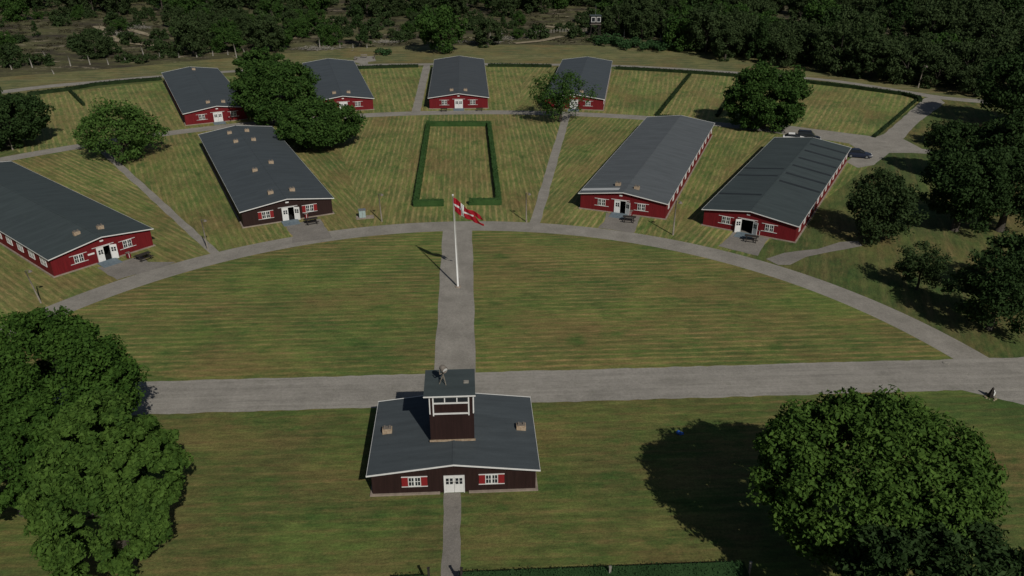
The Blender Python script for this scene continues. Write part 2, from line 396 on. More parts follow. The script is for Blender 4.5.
def building(name, label, cat, loc, rot, L, wall, roofm, he=2.4, hr=3.31, W=13.0, doors='closed', win=(-3.05, 3.0), door_x=0.0, shutters=None, vents=(), sides='', plate=True, step=True, group=None, of=.32, d=.80, dh=1.95, wz=.92, wh=.90, ww=1.0):
    root = empty(name, (loc[0], loc[1], 0), rot, label, cat, group)
    ov = .28; a = W/2-ov; y0, y1 = of, L-of
    zz = lambda x: he-.06 + (hr-he)*(1-abs(x)/(W/2))
    dx = door_x
    b = MB()
    # front wall with the doorway left open
    b.quad((-a, y0, 0), (dx-d, y0, 0), (dx-d, y0, zz(dx-d)), (-a, y0, zz(-a)))
    b.quad((dx+d, y0, 0), (a, y0, 0), (a, y0, zz(a)), (dx+d, y0, zz(dx+d)))
    b.quad((dx-d, y0, dh), (dx+d, y0, dh), (dx+d, y0, zz(dx+d)), (0 if abs(dx) < d else dx, y0, zz(0 if abs(dx) < d else dx)), (dx-d, y0, zz(dx-d)))
    b.quad((-a, y1, 0), (-a, y1, zz(-a)), (0, y1, zz(0)), (a, y1, zz(a)), (a, y1, 0))
    b.quad((-a, y0, 0), (-a, y0, zz(-a)), (-a, y1, zz(-a)), (-a, y1, 0)); b.quad((a, y0, 0), (a, y1, 0), (a, y1, zz(a)), (a, y0, zz(a)))
    # lobby behind the doors
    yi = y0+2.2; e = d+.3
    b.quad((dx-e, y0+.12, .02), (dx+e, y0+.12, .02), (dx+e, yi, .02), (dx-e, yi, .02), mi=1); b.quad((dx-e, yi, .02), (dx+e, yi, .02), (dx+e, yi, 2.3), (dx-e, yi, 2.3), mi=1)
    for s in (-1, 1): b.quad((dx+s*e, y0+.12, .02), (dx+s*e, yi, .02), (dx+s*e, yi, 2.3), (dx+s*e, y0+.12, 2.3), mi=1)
    b.build('wall', [wall, M['dark']], root)
    # plinth
    p = MB(); q = .20
    p.box(-a-q, dx-1.1, y0-q, y0-.003, 0, .12); p.box(dx+1.1, a+q, y0-q, y0-.003, 0, .12)
    p.box(-a-q, -a-.003, y0, y1+q, 0, .12); p.box(a+.003, a+q, y0, y1+q, 0, .12)
    p.build('plinth', M['plinth'], root)
    # roof: two slabs, felt hung a little over the trim
    r = MB(); th = .10
    for s in (-1, 1):
        A = [(0, 0, hr), (s*W/2, 0, he), (s*W/2, L, he), (0, L, hr)]
        B_ = [(x, y, z-th) for x, y, z in A]
        if s > 0: A_, B2 = A, B_
        else: A_, B2 = A[::-1], B_[::-1]
        r.quad(*A_); r.quad(*B2[::-1])
        r.quad((s*W/2, 0, he-th), (s*W/2, L, he-th), (s*W/2, L, he), (s*W/2, 0, he)); r.quad((0, 0, hr-th), (s*W/2, 0, he-th), (s*W/2, 0, he), (0, 0, hr)); r.quad((0, L, hr-th), (s*W/2, L, he-th), (s*W/2, L, he), (0, L, hr))
    r.box(-.09, .09, .02, L-.02, hr-.05, hr+.025)
    roof = r.build('roof', roofm, root)
    t = MB()
    for s in (-1, 1):                                       # barge boards on the gable ends, thin gutter boards on the sides
        for ya, yb in ((-.05, -.003), (L+.003, L+.05)):
            P = [(0, hr+.03), (s*(W/2+.04), he+.03), (s*(W/2+.04), he-.085), (0, hr-.085)]
            f0 = [(x, ya, z) for x, z in P]; f1 = [(x, yb, z) for x, z in P]
            t.quad(*f0); t.quad(*f1[::-1]); t.quad(f0[0], f1[0], f1[1], f0[1]); t.quad(f0[3], f0[2], f1[2], f1[3])
        x0, x1 = sorted((s*(W/2+.003), s*(W/2+.03)))
        t.box(x0, x1, 0, L, he-.10, he+.012)
    t.build('barge_board', M['white'], root)
    for vx, vy in vents: chimney(roof, vx, vy, hr-(hr-he)*abs(vx)/(W/2))
    # doors
    fr = MB()
    fr.box(dx-d-.07, dx-d, y0-.09, y0+.10, 0, dh); fr.box(dx+d, dx+d+.07, y0-.09, y0+.10, 0, dh); fr.box(dx-d-.07, dx+d+.07, y0-.09, y0+.10, dh, dh+.07)
    if step: fr.box(dx-1.35, dx+1.35, y0-.10, y0-.004, dh+.11, dh+.15)
    fro = fr.build('door_frame', M['white'], root)
    openness = {'closed': (0, 0), 'open': (150, 150), 'ajar': (0, 150), 'half': (0, 150), 'wide': (120, 160)}[doors]
    for s, ang in zip((-1, 1), openness):
        Mx = Matrix.Translation((dx+s*d, y0-.03, .03)) @ Matrix.Rotation(R(ang)*s*1.0, 4, 'Z')
        x0, x1 = sorted((0, -s*(d-.01)))
        Mx = Matrix.Translation((dx+s*d, y0-.03, .03)) @ Matrix.Rotation(R(ang)*(-1 if s < 0 else 1)*1.0, 4, 'Z')
        dr = MB().box(x0, x1, -.03, .03, 0, dh-.05, M_=Mx)
        for bx0, bx1, bz0, bz1 in ((x0+.1, x1-.1, .2, .9),):
            dr.box(bx0, bx1, -.042, -.030, bz0, bz1, M_=Mx)
        dr_o = dr.build('door', M['white'], root)
        pn = MB(); cx_ = (x0+x1)/2
        for i in (-1, 1):
            for j in (0, 1): pn.box(cx_+i*.15-.11, cx_+i*.15+.11, -.045, .045, dh*.52+j*.30, dh*.52+.25+j*.30, M_=Mx)
        pn.build('pane', M['glass'], dr_o)
        hx = x0+.08 if s > 0 else x1-.08
        MB().box(hx-.03, hx+.03, -.09, -.031, .98, 1.05, M_=Mx).build('handle', M['cap'], dr_o)
    for wx in win:
        window_part(root, Matrix.Translation((wx, y0, wz)), wd=ww, ht=wh, shutters=shutters)
    if step:
        MB().box(dx-1.15, dx+1.15, y0-2.0, y0-.10, 0.0, .07).box(dx-1.15, dx+1.15, y0-.75, y0-.10, .07, .12).build('door_step', M['step'], root)
    if plate:
        MB().box(dx-.22, dx+.22, y0-.035, y0-.003, 2.62, 2.80).build('number_plate', M['white'], root)
    for s in sides:
        sg = 1 if s == 'R' else -1; n = 13
        for i in range(n):
            yy = y0+2.2+(L-4.5)*i/(n-1)
            Mx = Matrix.Translation((sg*a, yy, .95)) @ Matrix.Rotation(sg*math.pi/2, 4, 'Z')
            window_part(root, Mx, wd=.75 if s == 'R' else 1.5, ht=.95, longbar=False)
    return root

V2 = [(-1.5, 3.7), (1.5, 3.6)]
GB = 'timber barracks fanned round the lawn'
b1 = building('barrack', 'red barrack at the far left with dark green-grey roof, cut by the left edge', 'barrack', (-50.46, 90.75), .8763, 45, M['red'], ROOF['green'], doors='half', vents=[(-1.4, 3.6), (1.4, 3.3)], sides='L', group=GB)
b2 = building('barrack', 'dark brown barrack with red shutters and eight chimneys on its roof', 'barrack', (-31.18, 104.58), .4602, 43.6, M['brown'], ROOF['slate'], doors='ajar', shutters=M['shutter'],
              vents=[(-1.7, 39.2), (1.3, 39.2), (-1.6, 33), (1.3, 32.7), (1.4, 18.2), (-1.6, 15.3), (-1.5, 3.8), (1.5, 3.7)], group=GB)
b3 = building('barrack', 'red back-row barrack left of the big dark tree clump, leftmost of the back row', 'barrack', (-58.9, 158.53), .4622, 45, M['red'], ROOF['slate'], doors='closed', vents=[(-1.1, 4.2), (1.8, 3.8), (.5, 40.8)], group=GB)
b4 = building('barrack', 'red back-row barrack with its left half hidden by the big dark tree clump', 'barrack', (-35.54, 167.7), .2735, 44.4, M['red'], ROOF['blue'], doors='closed', vents=V2, group=GB)
b5 = building('barrack', 'red barrack in the middle of the back row, behind the hedged lawn', 'barrack', (-11.48, 170.3), .0578, 44.4, M['red'], ROOF['pale'], doors='closed', vents=V2, sides='', group=GB)
b6 = building('barrack', 'red back-row barrack whose front stands behind the lone thin tree', 'barrack', (13.06, 170.0), -.1472, 44.4, M['red'], ROOF['blue'], doors='closed', vents=[(1.4, 2.8), (-1.4, 2.8)], sides='R', group=GB)
b7 = building('barrack', 'red barrack with light grey roof, a pale strip and two chimneys near its gable', 'barrack', (15.67, 107.6), -.3577, 47.5, M['red'], ROOF['light'], doors='ajar', win=(-3.05, 2.75), door_x=-.3, vents=[(-1.5, 3.4), (1.4, 2.8)], sides='R', group=GB)
b8 = building('barrack', 'red barrack at the right with dark bands across its roof and open doors', 'barrack', (31.75, 100.2), -.515, 42.0, M['red'], ROOF['green'], doors='open', win=(-3.1, 2.75), door_x=-.2, vents=[], sides='R', group=GB)
def felt(root, x0, x1, y, wd, mat, name='felt_strip', he=2.4, hr=3.31, W=13.0):
    roof = [o for o in bpy.data.objects if o.parent == root and o.name.split('.')[0] == 'roof'][0]
    z = lambda x: hr-(hr-he)*abs(x)/(W/2)
    b = MB(); P = [(x0, y-wd/2), (x1, y-wd/2), (x1, y+wd/2), (x0, y+wd/2)]
    top = [(x, yy, z(x)+.02) for x, yy in P]; bot = [(x, yy, z(x)-.02) for x, yy in P]
    b.quad(*top)
    for i in range(4): b.quad(bot[i], bot[(i+1) % 4], top[(i+1) % 4], top[i])
    b.build(name, mat, roof)
for y in (15.3, 19.6, 24.2, 28.7, 33.4, 37.8): felt(b8, .35, 6.3, y, .75, M['roof_dark'])
for y in (7.6, 17.4, 21.4): felt(b8, -6.3, -.35, y, .6, M['roof_dark'])
felt(b7, -6.4, -.9, 1.75, 1.0, M['roof_pale'])
# name board beside the doors of the left barrack
MB().box(-1.95, -1.15, .25, .317, 1.35, 1.55).build('name_board', M['white'], b1)
MB().box(1.15, 1.5, .25, .317, .95, 1.12).build('name_board', M['white'], b1)

# gatehouse
gt = building('gatehouse', 'dark brown gatehouse with red shutters straddling the path, tower through its roof', 'gatehouse', (-4.334, 47.62), .0576, 9.75, M['brown'], ROOF['slate'], doors='closed', he=2.2, hr=2.98, of=.45, d=.72, dh=1.56, wz=.80, wh=.76, ww=.86, win=(-3.0, 2.85), shutters=M['shutter'],
              vents=[(-5.35, 5.2), (5.4, 5.1)], plate=False, step=False)
TW, TD, TY, TX = 1.70, 3.1, 3.08, -.08
tw = MB()
x0, x1, y0, y1 = TX-TW, TX+TW, TY, TY+TD; zb, zc, zt = 2.2, 5.40, 7.02
tw.box(x0, x1, y0, y1, zb, zc)
tw_o = tw.build('tower', M['brown'], gt)
MB().box(x0-.08, x1+.08, y0-.12, y0-.003, 2.90, 3.02).build('flashing', M['stone'], tw_o)
f = MB(); zs = 6.36
for sx in (x0, x1-.08):
    for sy in (y0, y1-.12): f.box(sx, sx+.08, sy, sy+.12, zc+.002, zt)
def rail(z0, z1, e=.0):
    f.box(x0+.26, x1-.34, y0-.06, y0+.06, z0, z1); f.box(x0+.12, x1-.12, y1-.06, y1+.02, z0, z1)
    f.box(x0-.02, x0+.06, y0+.12, y1-.12, z0, z1); f.box(x1-.06, x1+.02, y0+.12, y1-.12, z0, z1)
rail(zc+.002, zc+.10); rail(zs, zs+.10); rail(zt-.10, zt)
for i in (1, 2):
    xm = x0+.26+(x1-x0-.60)*i/3; f.box(xm-.04, xm+.04, y0-.058, y0+.05, zs+.1, zt-.1); f.box(xm-.04, xm+.04, y1-.05, y1+.018, zs+.1, zt-.1)
    ym = y0+(y1-y0)*i/3; f.box(x0-.018, x0+.05, ym-.04, ym+.04, zs+.1, zt-.1); f.box(x1-.05, x1+.018, ym-.04, ym+.04, zs+.1, zt-.1)
f.box(x0+.26, x0+.36, y0-.062, y0+.0, zc-.12, zt); f.box(x1-.44, x1-.34, y0-.062, y0+.0, zc-.12, zt)
f.build('window_frame', M['white'], tw_o)
for xa, xb in ((x0+.121, x0+.259), (x1-.339, x1-.121)): MB().box(xa, xb, y0+.0, y0+.058, zc+.002, zt-.002).build('corner_board', M['brown'], tw_o)
pn = MB().box(x0+.03, x1-.03, y0+.03, y0+.05, zc+.10, zs); pn.box(x0+.03, x1-.03, y1-.05, y1-.03, zc+.1, zs); pn.box(x0+.03, x0+.05, y0+.05, y1-.05, zc+.1, zs); pn.box(x1-.05, x1-.03, y0+.05, y1-.05, zc+.1, zs)
pn.build('parapet_board', M['brown'], tw_o)
MB().box(x0+.07, x1-.07, y0+.07, y1-.07, zc-.02, zc+.05).build('cabin_floor', M['wood_grey'], tw_o)
gl = MB(); gl.box(x0+.13, x1-.13, y0+.015, y0+.025, zs+.1, zt-.1); gl.box(x0+.13, x1-.13, y1-.025, y1-.015, zs+.1, zt-.1)
gl.box(x0+.015, x0+.025, y0+.13, y1-.13, zs+.1, zt-.1); gl.box(x1-.025, x1-.015, y0+.13, y1-.13, zs+.1, zt-.1)
gl.build('pane', M['glass'], tw_o)
rf = MB().box(TX-2.08, TX+1.83, 2.88, 6.62, zt+.06, zt+.18)
rfo = rf.build('tower_roof', ROOF['green'], gt)
tr = MB().box(TX-2.10, TX+1.85, 2.85, 2.877, zt+.06, zt+.165)
tr.build('roof_edge', M['white'], rfo)
MB().box(TX+.95, TX+1.35, TY+1.45, TY+1.8, zt+.183, zt+.25).build('roof_hatch', M['birch'], rfo)
pp = at(443.5, 383.5, 7.2)
sl = empty('searchlight', (pp.x, pp.y, 7.20), .75, 'pale drum searchlight on spread legs standing on the gatehouse tower roof', 'searchlight')
for i in range(3):
    t_ = 2*math.pi*i/3+.5; MB().tube([(.32*math.cos(t_), .32*math.sin(t_), 0), (.05*math.cos(t_), .05*math.sin(t_), .72)], [.035, .035], 6).build('leg', M['wood_grey'], sl)
MB().tube([(0, 0, .45), (0, 0, .98)], [.06, .06], 8).tube([(-.33, 0, .98), (.33, 0, .98)], [.05, .05], 6).tube([(-.33, 0, .98), (-.33, 0, 1.35)], [.04, .04], 6).tube([(.33, 0, .98), (.33, 0, 1.35)], [.04, .04], 6).build('yoke', M['cap'], sl)
MB().tube([(0, -.26, 1.30), (0, -.24, 1.30), (0, .15, 1.42), (0, .28, 1.46)], [.24, .26, .24, .12], 16).build('drum', M['cap'], sl, True)
MB().tube([(0, -.275, 1.295), (0, -.262, 1.299)], [.21, .21], 16).build('lens', M['white'], sl)

# ------------------------------------------------------------------ foliage
def leaves(cent, crad, nleaf, size, rng, outw=.5, squash=.8):
    """many small leaf faces grouped in clumps; cent (n,3), crad (n,)"""
    n = len(cent)*nleaf
    C = np.repeat(cent, nleaf, 0); Rr = np.repeat(crad, nleaf)[:, None]
    d = rng.normal(size=(n, 3)); d /= np.linalg.norm(d, axis=1)[:, None]
    rad = rng.random((n, 1))**.45
    P = C + d*rad*Rr*np.array([1, 1, squash])
    nrm = d*outw + rng.normal(size=(n, 3))*.5 + np.array([0, 0, .35]); nrm /= np.linalg.norm(nrm, axis=1)[:, None]
    a = np.cross(nrm, rng.normal(size=(n, 3))); a /= np.linalg.norm(a, axis=1)[:, None]; b_ = np.cross(nrm, a)
    s = size*(.6+.8*rng.random((n, 1)))
    V = np.stack([P+a*s*.62, P+b_*s*.34, P-a*s*.62, P-b_*s*.34], 1).reshape(-1, 3)
    return V
def leaf_mesh(name, V, mat):
    n = len(V)//4; me = bpy.data.meshes.new(name)
    me.vertices.add(len(V)); me.vertices.foreach_set('co', V.astype('f').ravel())
    me.loops.add(len(V)); me.loops.foreach_set('vertex_index', np.arange(len(V), dtype='i'))
    me.polygons.add(n); me.polygons.foreach_set('loop_start', np.arange(0, 4*n, 4, dtype='i')); me.polygons.foreach_set('loop_total', np.full(n, 4, 'i'))
    me.materials.append(mat); me.update(calc_edges=True); me.validate(); return me
def crown_V(rx, ry, rz, cz, ncl, nleaf, size, seed, crad=.2, fill=.55, lobes=.18, low=-.9, shape='round'):
    rng = np.random.default_rng(seed)
    d = rng.normal(size=(ncl*3, 3)); d /= np.linalg.norm(d, axis=1)[:, None]; d = d[d[:, 2] > low][:ncl]
    ph = rng.random(6)*6.28; az = np.arctan2(d[:, 1], d[:, 0])
    lob = 1+lobes*(np.sin(2*az+ph[0])*.5+np.sin(3*az+ph[1]+2*d[:, 2])*.6+np.sin(5*az+ph[2]-3*d[:, 2])*.4+np.sin(4*d[:, 2]+ph[3])*.4)
    rad = np.where(rng.random(len(d)) < .74, .80+.20*rng.random(len(d)), fill+(1-fill)*rng.random(len(d)))*lob
    S = np.array([rx, ry, rz])
    if shape == 'cone':
        h = (d[:, 2]+1)/2; w_ = (1-h)**.8+.12
        nxy = np.hypot(d[:, 0], d[:, 1])[:, None]+1e-6
        P = np.c_[d[:, :2]/nxy*w_[:, None]*rad[:, None], d[:, 2]]*S
    else: P = d*rad[:, None]*S
    P[:, 2] += cz
    cr = crad*rx*(.6+.8*rng.random(len(P)))
    return leaves(P, cr, nleaf, size, rng)
def trunk_mesh(name, h, r, spread, seed, limbs=6, mat=None):
    rng = random.Random(seed); b = MB()
    b.tube([(0, 0, -.3), (.05, 0, h*.25), (-.05, .05, h*.55), (.0, 0, h*.9)], [r*1.35, r, r*.75, r*.2], 8)
    for i in range(limbs):
        a = 6.28*i/limbs+rng.uniform(-.4, .4); z0 = h*rng.uniform(.28, .6); l = spread*rng.uniform(.6, .9); zt_ = z0+l*rng.uniform(.35, .8)
        p1 = (math.cos(a)*l*.5, math.sin(a)*l*.5, z0+(zt_-z0)*.6)
        b.tube([(0, 0, z0), p1, (math.cos(a)*l, math.sin(a)*l, zt_)], [r*.5, r*.3, r*.08], 6)
    me_o = b.build(name, mat or M['bark'], None, True); me = me_o.data; bpy.data.objects.remove(me_o); return me
def tree(name, label, loc, crown_me, trunk_me, rz=0, s=1, sz=None, group=None, cat='tree'):
    e = empty(name, loc, rz, label, cat, group); e.scale = (s, s, sz or s)
    for nm, me in (('trunk', trunk_me), ('crown', crown_me)):
        o = bpy.data.objects.new(nm, me); col.objects.link(o); o.parent = e
    return e
def big_tree(name, label, px, py, zc, rx, ry, rz, ncl, nleaf, size, seed, mat, trunk_r=.45, **kw):
    p = at(px, py, zc)
    cm = leaf_mesh('crown', crown_V(rx, ry, rz, zc, ncl, nleaf, size, seed, **kw), M[mat])
    tm = trunk_mesh('trunk', zc+rz*.3, trunk_r, rx*.55, seed)
    return tree(name, label, (p.x, p.y, 0), cm, tm)
LN = dict(crad=.118, fill=.62)
big_tree('oak_tree', 'large round green tree at the bottom right throwing a shadow over the lawn', 870, 476, 8.0, 7.0, 6.4, 4.6, 470, 200, .25, 11, 'leaf_near_light', lobes=.06, **LN)
big_tree('broadleaf_tree', 'dark tree in the bottom right corner, below the large round tree', 950, 608, 6.4, 6.6, 5.0, 3.8, 300, 170, .25, 12, 'leaf_dark', **LN)
big_tree('oak_tree', 'large green tree at the left edge just below the left barrack', 40, 380, 7.2, 7.5, 5.8, 4.6, 430, 190, .26, 13, 'leaf_near', lobes=.12, **LN)
big_tree('oak_tree', 'large green tree in the bottom left corner, nearest the camera', 106, 484, 7.0, 4.6, 5.9, 4.7, 420, 190, .25, 14, 'leaf_near_light', lobes=.16, **LN)
MT = dict(crad=.17, fill=.5, lobes=.10)
big_tree('oak_tree', 'green tree crown on the left edge between the two larger left trees', 4, 446, 6.0, 4.8, 4.4, 3.6, 230, 190, .25, 29, 'leaf_near', lobes=.14, **LN)
big_tree('broadleaf_tree', 'light green spreading tree beside the ring path behind the left barrack', 117, 130, 4.8, 7.0, 5.4, 4.2, 130, 95, .36, 15, 'leaf_fresh', crad=.19, fill=.4, lobes=.2)
big_tree('broadleaf_tree', 'dark round tree on the left edge beside the ring path', 2, 118, 5.0, 7.6, 6.5, 4.6, 150, 170, .42, 16, 'leaf_dark', **MT)
big_tree('broadleaf_tree', 'dense dark tree touching the roof of the leftmost back barrack', 277, 92, 5.8, 8.2, 7.8, 5.4, 200, 180, .42, 17, 'leaf_mid', **MT)
big_tree('broadleaf_tree', 'round dark tree beside the roof with eight chimneys', 319, 124, 4.4, 6.8, 5.8, 3.9, 170, 180, .40, 18, 'leaf_mid', **MT)
big_tree('broadleaf_tree', 'rearmost tree of the dark clump between the two left back barracks', 262, 72, 6.6, 5.6, 5.4, 4.8, 110, 150, .42, 19, 'leaf_mid', **MT)
big_tree('thin_tree', 'lone see-through tree standing before the right back barrack', 561, 94, 5.6, 5.4, 4.9, 4.4, 95, 66, .32, 20, 'leaf_mid', trunk_r=.25, crad=.26, fill=.3, lobes=.2)
big_tree('broadleaf_tree', 'big dark round tree between the two right front barracks and the back lawn', 767, 99, 5.8, 7.2, 6.4, 5.9, 200, 190, .40, 21, 'leaf_mid', **MT)
big_tree('broadleaf_tree', 'loose dark tree beside the right wall of the banded-roof barrack', 882, 205, 4.9, 4.0, 4.0, 4.8, 120, 110, .30, 22, 'leaf_sparse', trunk_r=.22, crad=.26, fill=.2)
big_tree('broadleaf_tree', 'wide dark tree at the right, behind the loose one by the barrack', 966, 186, 6.4, 4.8, 5.0, 5.0, 140, 150, .34, 23, 'leaf_dark', crad=.24, fill=.4)
big_tree('broadleaf_tree', 'small thin dark tree on the meadow between footpath branch and ring path', 923, 264, 3.3, 2.3, 2.3, 2.3, 70, 70, .23, 24, 'leaf_sparse', trunk_r=.14, crad=.30, fill=.2)
big_tree('broadleaf_tree', 'dark tree at the right edge above the road junction', 1001, 290, 4.7, 3.9, 3.9, 3.8, 110, 130, .28, 25, 'leaf_dark', trunk_r=.25, crad=.27, fill=.3)
big_tree('broadleaf_tree', 'tall dark tree on the right edge where the side road ends', 1020, 84, 8.2, 6.6, 6.2, 7.4, 160, 150, .46, 26, 'leaf_dark', crad=.24, fill=.4)
big_tree('broadleaf_tree', 'dark tree on the right edge below the tall one', 1016, 150, 6.2, 5.4, 5.2, 5.6, 130, 140, .42, 27, 'leaf_dark', crad=.24, fill=.4)
big_tree('broadleaf_tree', 'dark tree on the right edge beside the wide dark one', 1012, 188, 6.2, 4.6, 4.6, 4.6, 120, 130, .34, 61, 'leaf_dark', crad=.22, fill=.4)
big_tree('broadleaf_tree', 'dark tree between the wide dark one and the loose bush', 962, 148, 5.0, 4.4, 4.2, 3.8, 110, 120, .36, 62, 'leaf_dark', crad=.22, fill=.4)
big_tree('broadleaf_tree', 'dark tree cut by the right edge behind the one above the junction', 1026, 262, 4.6, 3.6, 3.4, 3.6, 100, 120, .30, 63, 'leaf_dark', crad=.24, fill=.4)
big_tree('bush', 'low loose bush on the meadow right of the side road', 948, 134, 2.0, 3.6, 3.0, 2.2, 60, 45, .45, 28, 'leaf_sparse', trunk_r=.1, crad=.3, fill=.3)

# woodland: a few crown and trunk meshes shared by many trees
WM = {}
def wood(kind, i):
    if (kind, i) not in WM:
        if kind == 'broad': V = crown_V(4.9, 4.9, 4.5, 4.7, 80, 80, .50, 100+i, crad=.24, fill=.5, lobes=.25, low=-.9); m = 'leaf_wood'
        elif kind == 'green': V = crown_V(4.9, 4.9, 4.3, 4.3, 80, 80, .50, 200+i, crad=.24, fill=.5, lobes=.25, low=-.9); m = 'leaf_mid'
        elif kind == 'cone': V = crown_V(3.4, 3.4, 6.2, 6.8, 60, 70, .5, 300+i, crad=.3, fill=.4, shape='cone'); m = 'leaf_dark'
        else: V = crown_V(2.2, 2.0, 1.2, 1.0, 26, 30, .50, 400+i, crad=.33, fill=.4); m = 'leaf_sparse'
        WM[(kind, i)] = (leaf_mesh('crown', V, M[m]), trunk_mesh('trunk', {'broad': 8, 'green': 7, 'cone': 9, 'scrub': 1.0}[kind], {'scrub': .06}.get(kind, .22), {'cone': 1.5, 'scrub': .8}.get(kind, 4), i, 4))
    return WM[(kind, i)]
def wtree(x, y, kind, label, group, s=1, name=None):
    c_, t_ = wood(kind, random.randrange(4))
    return tree(name or {'broad': 'woodland_tree', 'green': 'woodland_tree', 'cone': 'conifer_tree', 'scrub': 'heath_shrub'}[kind], label, (x, y, gz(x, y)-.05), c_, t_, random.uniform(0, 6.28), s, s*random.uniform(.85, 1.2), group, 'tree' if kind != 'scrub' else 'shrub')
# single trees on the heath that the eye can pick out
singles = [(97, 58, 44, 'broad', .8, 'dark tree on the heath behind the leaning posts at the left'),
    (194, 56, 40, 'broad', .95, 'dark tree behind the left end of the post line, left of the hazy bushes'),
    (228, 52, 34, 'green', .85, 'green tree behind the leftmost back barrack roof'),
    (268, 52, 36, 'broad', .95, 'dark tree directly behind the clump by the back barracks'),
    (332, 45, 24, 'green', .7, 'smaller green tree left of the very dark bushy tree'),
    (360, 47, 30, 'cone', .8, 'very dark compact tree behind the paved resting place'),
    (440, 52, 60, 'green', 1.3, 'large green tree behind the middle back barrack'),
    (396, 16, 20, 'broad', .9, 'dark tree far back above the resting place'),
    (488, 46, 30, 'broad', .9, 'tree right of the large green tree behind the middle barrack'),
    (295, 30, 20, 'green', .7, 'small green tree beside the sandy track far back'),
    (14, 22, 30, 'green', .9, 'green tree in the upper left corner')]
for px, py, wpx, kind, s, lb in singles:
    p = at(px, py); wtree(p.x, p.y, kind, lb, None, s)
random.seed(21)
taken = [at(px, py) for px, py, *_ in singles]
def scatter(region, n, kind_w, label, group, mind, s0=.8, s1=1.15, tries=6000):
    pts = []
    for _ in range(tries):
        if len(pts) >= n: break
        px, py = random.uniform(region[0], region[2]), random.uniform(region[1], region[3])
        # spread evenly over the ground, not over the picture
        a_, b_ = at(px, region[1]), at(px, region[3]); yy = random.uniform(b_.y, a_.y); xx = at(px, region[3]).x*yy/b_.y if b_.y else 0
        if region[4](xx, yy) and all((xx-q[0])**2+(yy-q[1])**2 > mind**2 for q in pts) and all((xx-q[0])**2+(yy-q[1])**2 > 36 for q in taken):
            pts.append((xx, yy))
    for x, y in pts:
        kd = random.choices([k_ for k_, _ in kind_w], [w_ for _, w_ in kind_w])[0]
        wtree(x, y, kd, label, group, random.uniform(s0, s1))
    return len(pts)
woodedge = [(at(a, b).x, at(a, b).y) for a, b in ((612, 38), (640, 40), (680, 48), (700, 56), (760, 64), (830, 73), (900, 84), (960, 93), (1020, 101), (1100, 112))]
wx = [q[0] for q in woodedge]; wy = [q[1] for q in woodedge]
inwood = lambda x, y: x > wx[0]+max(0, (y-280)*.12) and y > np.interp(x, wx, wy)
N1 = scatter((600, 0.5, 1150, 112, lambda x, y: inwood(x, y) and y < np.interp(x, wx, wy)+34), 125, [('broad', 6), ('green', 1), ('cone', 1)], 'dark tree in the front rows of the dense wood at the upper right', 'trees of the upper right wood, front rows', 6.3, .8, 1.15)
N2 = scatter((600, -8, 1100, 60, lambda x, y: inwood(x, y) and y >= np.interp(x, wx, wy)+34), 150, [('broad', 6), ('green', 1), ('cone', 1)], 'dark tree deep inside the wood at the upper right', 'trees deep in the upper right wood', 8.5, .9, 1.3)
N3 = scatter((-60, -10, 660, 18, lambda x, y: y > (318 if x > -95 else 288) + 14*math.sin(x*.05)), 150, [('broad', 5), ('green', 2), ('cone', 1)], 'dark tree along the far top edge left of the small watchtower', 'trees of the far wood at the top', 8, .8, 1.2)
N6 = scatter((178, 24, 320, 57, lambda x, y: y > np.interp(x, ex, ey)+9), 18, [('broad', 3), ('green', 3)], 'tree of the loose group on the heath behind the leftmost back barrack', 'trees behind the leftmost back barrack', 9, .6, .85)
N4 = scatter((-40, 10, 560, 62, lambda x, y: x < 20 and y < 325 and y > np.interp(x, ex, ey)+8), 26, [('green', 3), ('broad', 3), ('cone', 1)], 'small scattered tree growing on the open heath', 'small trees on the heath', 10, .28, .5)
N5 = scatter((-40, 10, 600, 75, lambda x, y: x < 30 and y < 340 and y > np.interp(x, ex, ey)+4), 120, [('scrub', 1)], 'low dull shrub on the open heath', 'low shrubs on the heath', 5, .7, 1.5)
print('woods', N1, N2, N3, N4, N5)
# bright bush bank and small bush behind the path
def bank(name, label, pxs, h, wd, mat, seed, size=.5, dens=1.6, cat='bush'):
    rng = np.random.default_rng(seed); P = [at(*q) for q in pxs]; C = []
    for i in range(len(P)-1):
        L_ = (P[i+1]-P[i]).length
        for _ in range(int(L_*dens)):
            q = P[i].lerp(P[i+1], rng.random()); C.append((q.x+rng.normal()*wd*.3, q.y+rng.normal()*wd*.3, h*(.35+.35*rng.random())))
    C = np.array(C); V = leaves(C, np.full(len(C), h*.5), 50, size, rng)
    o = bpy.data.objects.new(name, leaf_mesh(name, V, M[mat])); col.objects.link(o); return tag(o, label, cat)
bank('bush_row', 'long bright green bush bank in front of the small watchtower and the wood', [(597, 42), (615, 45), (640, 49), (668, 51)], 2.6, 9, 'hedge', 31, .6, 3.0)
bank('bush', 'rounded green bush beside the paved resting place', [(378, 55), (392, 55)], 1.8, 3, 'hedge', 32, .5, 3)
bank('bush', 'pale brushy bush row at the foot of the dark trees, left of the resting place', [(150, 60), (165, 58), (182, 58)], 1.6, 3, 'leaf_sparse', 33, .4, 2)
# heather cover over the heath
rng = np.random.default_rng(5); C = []
while len(C) < 2600:
    x, y = rng.uniform(-230, 40), rng.uniform(225, 370)
    if y > np.interp(x, ex, ey)+1 and mnoise.noise((x*.05, y*.09, 1)) > -.05: C.append((x, y, gz(x, y)+.1))
C = np.array(C); V = leaves(C, rng.uniform(.6, 1.6, len(C)), 16, .45, rng, squash=.35)
o = bpy.data.objects.new('heather', leaf_mesh('heather', V, M['heather'])); col.objects.link(o); tag(o, 'dark brown and olive heather cover on the heath beyond the camp', 'heather', None, 'stuff')

